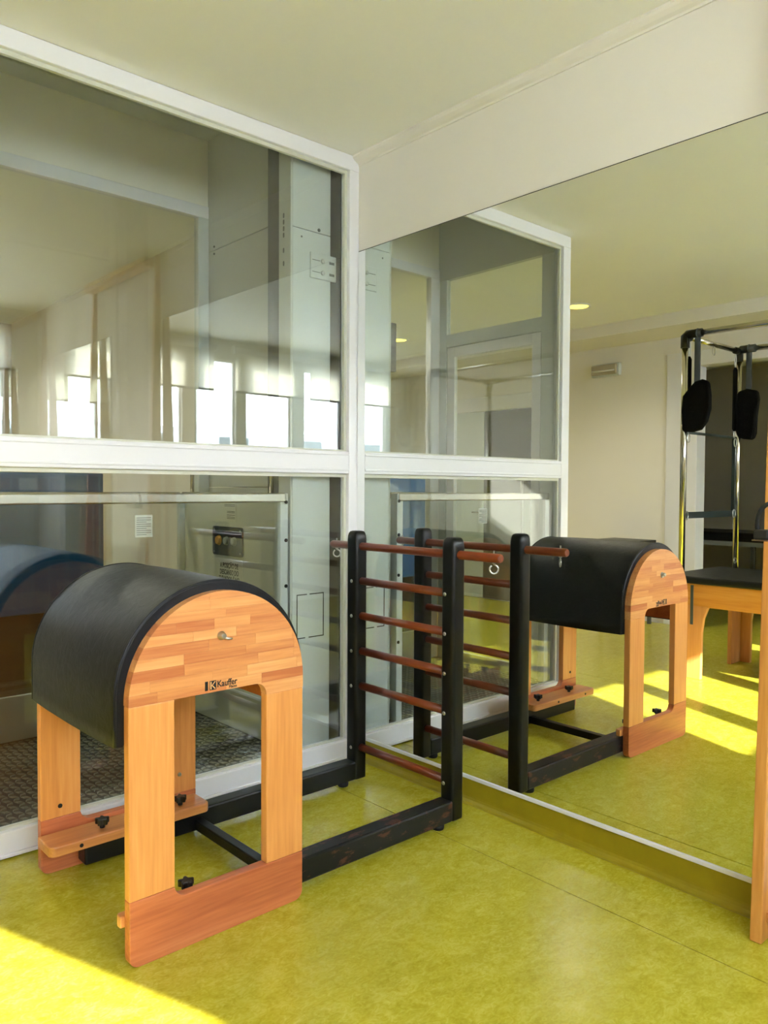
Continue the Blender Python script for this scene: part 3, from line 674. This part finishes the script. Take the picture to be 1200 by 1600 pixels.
# recessed downlights
def downlight(x, y, label, power=42):
    t = thing('downlight', label, 'light', (x, y, H), 'round downlights in the ceiling')
    MB().lathe([(0.115, 0.0), (0.115, -0.004), (0.10, -0.010), (0.088, -0.004), (0.088, 0.0)], (x, y, H), 'z', 32).build('ring', WHITE, t)
    MB().lathe([(0.086, 0.0), (0.086, -0.004)], (x, y, H), 'z', 28).build('lens', LAMP, t)
    ld = bpy.data.lights.new('lamp', 'SPOT'); ld.energy = power; ld.color = (1.0, 0.93, 0.78); ld.spot_size = math.radians(150); ld.spot_blend = 0.9; ld.shadow_soft_size = 0.08
    lo = bpy.data.objects.new('lamp', ld); C.objects.link(lo); lo.location = (x, y, H-0.03); adopt(lo, t)
downlight(-3.335, 1.03, 'lit yellow downlight in the ceiling just past the lift enclosure')
downlight(-3.26, 3.2, 'lit yellow downlight further back, seen through the lift glass')
downlight(-1.45, 1.65, 'added downlight close behind the lift enclosure, lighting the blue counter', 55)  # lamp out of view, added to light the counter front
downlight(-1.1, 4.2, 'added downlight behind the lift enclosure, nearest the rear wall', 50)  # extra lamp added to brighten the rear room

# ------------------------------------------------------------------ tall wooden wall frame at the right edge
TW = thing('wall_frame', 'tall pine wall frame of upright boards standing in front of the mirror end', 'wall frame', (-0.09, -2.45, 0))
for y in (-1.971, -3.02): MB().prism([(-0.15, 0.0), (-0.02, 0.0), (-0.02, 2.84), (-0.045, 2.84)], 'y', y, y+0.034).build('post', W_TOWER, TW, 0.004)
box('bottom_rail', W_TOWER, TW, -0.12, -0.05, -2.986, -1.971, 0.055, 0.085, 0.003)
box('top_rail', W_TOWER, TW, -0.12, -0.05, -2.986, -1.971, 2.76, 2.82, 0.003)
hd = MB().tube([(-0.162, -1.972+0.045*0, 1.262)] + [(-0.165, -1.985+0.042*math.cos(math.radians(a)), 1.205+0.06*math.sin(math.radians(a))) for a in range(80, -21, -14)], 0.0065, 10).build('strap_loop', RUBBER, TW)
box('bracket', RUBBER, TW, -0.19, -0.15, -1.985, -1.941, 1.162, 1.190, 0.006)
box('bracket_plate', STEEL, TW, -0.192, -0.15, -1.985, -1.940, 1.158, 1.162)

# ------------------------------------------------------------------ trapeze table left of the camera (seen in the mirror)
TT = thing('trapeze_table', 'wooden trapeze table with black mat and steel tube canopy, in the mirror', 'pilates table', (-3.17, -1.2, 0))
TX0, TX1, TY0, TY1 = -3.62, -2.75, -2.28, -0.10
box('mat', LEATH, TT, TX0+0.0, TX1, TY0, TY1, 0.656, 0.706, 0.012)
for x in (TX0+0.02, TX1-0.05): box('side_rail', W_TABLE, TT, x, x+0.03, TY0+0.03, TY1-0.06, 0.50, 0.656, 0.003)
for y in (TY0+0.03, TY1-0.09): box('end_rail', W_TABLE, TT, TX0+0.05, TX1-0.05, y, y+0.03, 0.50, 0.656, 0.003)
def tleg(x0, x1, y0, flip):
    s_ = -1 if flip else 1
    pts = [(0, 0), (0, 0.51), (-0.165, 0.51), (-0.155, 0.49), (-0.128, 0.42), (-0.115, 0.32), (-0.112, 0.0)]
    MB().prism([(y0+s_*a, b) for a, b in pts], 'x', x0, x1).build('leg', W_TLEG, TT, 0.003)
for x in (TX1-0.055, TX0+0.02):
    tleg(x, x+0.035, TY1-0.16, False); tleg(x, x+0.035, TY0+0.16, True)
for y in (TY1-0.20, TY0+0.17): box('leg_board', W_TLEG, TT, TX0+0.055, TX0+0.21, y, y+0.03, 0, 0.50, 0.003)
px = (TX1+0.0-0.005, TX0+0.02); py = (-0.235, -2.15); ZT = 2.365
for x in px:
    for y in py:
        MB().tube([(x, y, 0.70), (x, y, ZT)], 0.021, 16).build('upright_tube', CHROME, TT)
        sgn = 1 if y < -1 else -1; sx = -1 if x == px[0] else 1
        MB().tube([(x, y, ZT-0.09), (x, y, ZT-0.01), (x, y+sgn*0.015, ZT), (x, y+sgn*0.12, ZT)], 0.030, 14).tube([(x, y, ZT-0.01), (x+sx*0.07, y, ZT-0.012)], 0.026, 12).build('corner_elbow', PLASTIC, TT)
    MB().tube([(x, py[0], ZT), (x, py[1], ZT)], 0.021, 16).build('canopy_tube', CHROME, TT)
for y in py: MB().tube([(px[0], y, ZT-0.01), (px[1], y, ZT-0.01)], 0.019, 16).build('canopy_tube', CHROME, TT)
# push-through bar hanging inside the far end
yb_ = -0.225
MB().tube([(px[0]-0.03, yb_, 1.70), (px[1]+0.03, yb_, 1.70)], 0.010, 10).build('bar_rod', BARGREEN, TT)
MB().box(px[1]+0.02, px[0]-0.02, yb_-0.012, yb_+0.012, 1.10, 1.145).build('bar_flat', BARGREEN, TT)
for x in (px[0]-0.032, px[1]+0.032): MB().box(x-0.014, x+0.014, yb_-0.012, yb_+0.012, 1.145, 1.70).build('bar_arm', BARGREEN, TT)
for x, z in ((px[0]-0.05, 1.122), (px[1]+0.05, 1.122), (px[0]-0.06, 1.66), (px[1]+0.05, 1.66), ((px[0]+px[1])/2, ZT-0.06)):
    MB().tube([(x+0.022*math.cos(math.radians(a)), yb_-0.015, z+0.03*math.sin(math.radians(a))) for a in range(0, 360, 30)], 0.004, 8, closed=True).build('ring', ZINC, TT)
MB().tube([(px[1]+0.04+0.02*math.cos(math.radians(a)), -0.25, 0.765+0.02*math.sin(math.radians(a))) for a in range(0, 360, 30)], 0.004, 8, closed=True).build('ring', ZINC, TT)
box('hanging_strap', STRAP, TT, -2.735, -2.73, -0.335, -0.315, 0.38, 0.65)
# springs in black sleeves (hang from the canopy)
for k, (x, lab) in enumerate(((px[0]-0.062, 'black sleeved spring hanging beside the front canopy tube of the trapeze table'), (px[1]+0.06, 'black sleeved spring hanging by the rear upright of the trapeze table'))):
    t = thing('sleeved_spring', lab, 'spring', (x, -0.235, 1.74), 'springs hanging from the trapeze table canopy')
    MB().tube([(x, -0.235, 1.745), (x, -0.235, 1.765), (x, -0.235, 2.205), (x, -0.235, 2.225)], [0.008, 0.017, 0.017, 0.008], 12).build('sleeve', FUZZ, t)
    MB().tube([(x+0.012*math.cos(math.radians(a)), -0.235, 2.275+0.05*math.sin(math.radians(a))) for a in range(0, 360, 24)], 0.0035, 8, closed=True).build('carabiner', ZINC, t)
    MB().tube([(x+0.012*math.cos(math.radians(a)), -0.235, 1.722+0.025*math.sin(math.radians(a))) for a in range(0, 360, 24)], 0.0035, 8, closed=True).build('hook', ZINC, t)
# fleece loops on webbing straps
def fleece(x, ys, outline, z1, lab):
    y = sum(ys)/2
    t = thing('fleece_loop', lab, 'strap', (x, y, 1.68), 'fleece loops hanging from the trapeze table canopy')
    MB().prism(outline, 'x', x-0.034, x+0.034).build('fleece', FUZZ, t, 0.022, 4)
    MB().box(x-0.004, x+0.004, ys[0], ys[1], z1-0.02, ZT-0.02).build('webbing', STRAP, t)
    MB().tube([(x+0.028*math.cos(math.radians(a)), y, ZT+0.028*math.sin(math.radians(a))) for a in range(0, 360, 24)], 0.006, 8, closed=True).build('collar', STRAP, t)
o1 = [(1070, 674), (1068, 640), (1070, 618), (1080, 606), (1089, 597), (1100, 594), (1109, 598), (1112, 620), (1112, 640), (1107, 660), (1098, 672), (1085, 675)]
fleece(px[0], (-0.345, -0.305), [(-0.223-(a-1068)*0.0045, 2.053-(b-593)*0.004366) for a, b in o1], 2.05, 'rounded black fleece loop on grey webbing, front tube of the trapeze table canopy')
o2 = [(1153, 617), (1158, 611), (1170, 608), (1186, 612), (1188, 625), (1185, 650), (1184, 678), (1180, 688), (1165, 686), (1157, 683), (1152, 670), (1154, 640)]
fleece(px[1], (-0.33, -0.29), [(-0.224-(a-1153)*0.00477, 2.064-(b-608)*0.00483) for a, b in o2], 2.06, 'boxy black fleece loop on grey webbing, rear tube of the trapeze table canopy')

# ------------------------------------------------------------------ outside, through the high windows
g = box('ground', GROUND, None, -80, 80, -120, YB-0.4, -0.5, -0.3, kind='structure')  # unseen ground, raised and made pale to throw light up to the ceiling
bd = thing('white_building', 'pale rendered building across the street, beyond the high windows', 'building', (-14, -34, -3))
box('facade', FACADE, bd, -34, 6, -40, -34, -0.3, 4.4)
wn_ = None
for x in (-30, -25, -20, -15, -10, -5, 0):
    for z in (0.6, 2.5):
        if wn_ is None: wn_ = box('far_window', FGLASS, bd, x-0.9, x+0.9, -34.02, -33.95, z, z+1.5); x_, z_ = x, z
        else: c = share(wn_, (x-x_, 0, z-z_), None); adopt(c, bd)
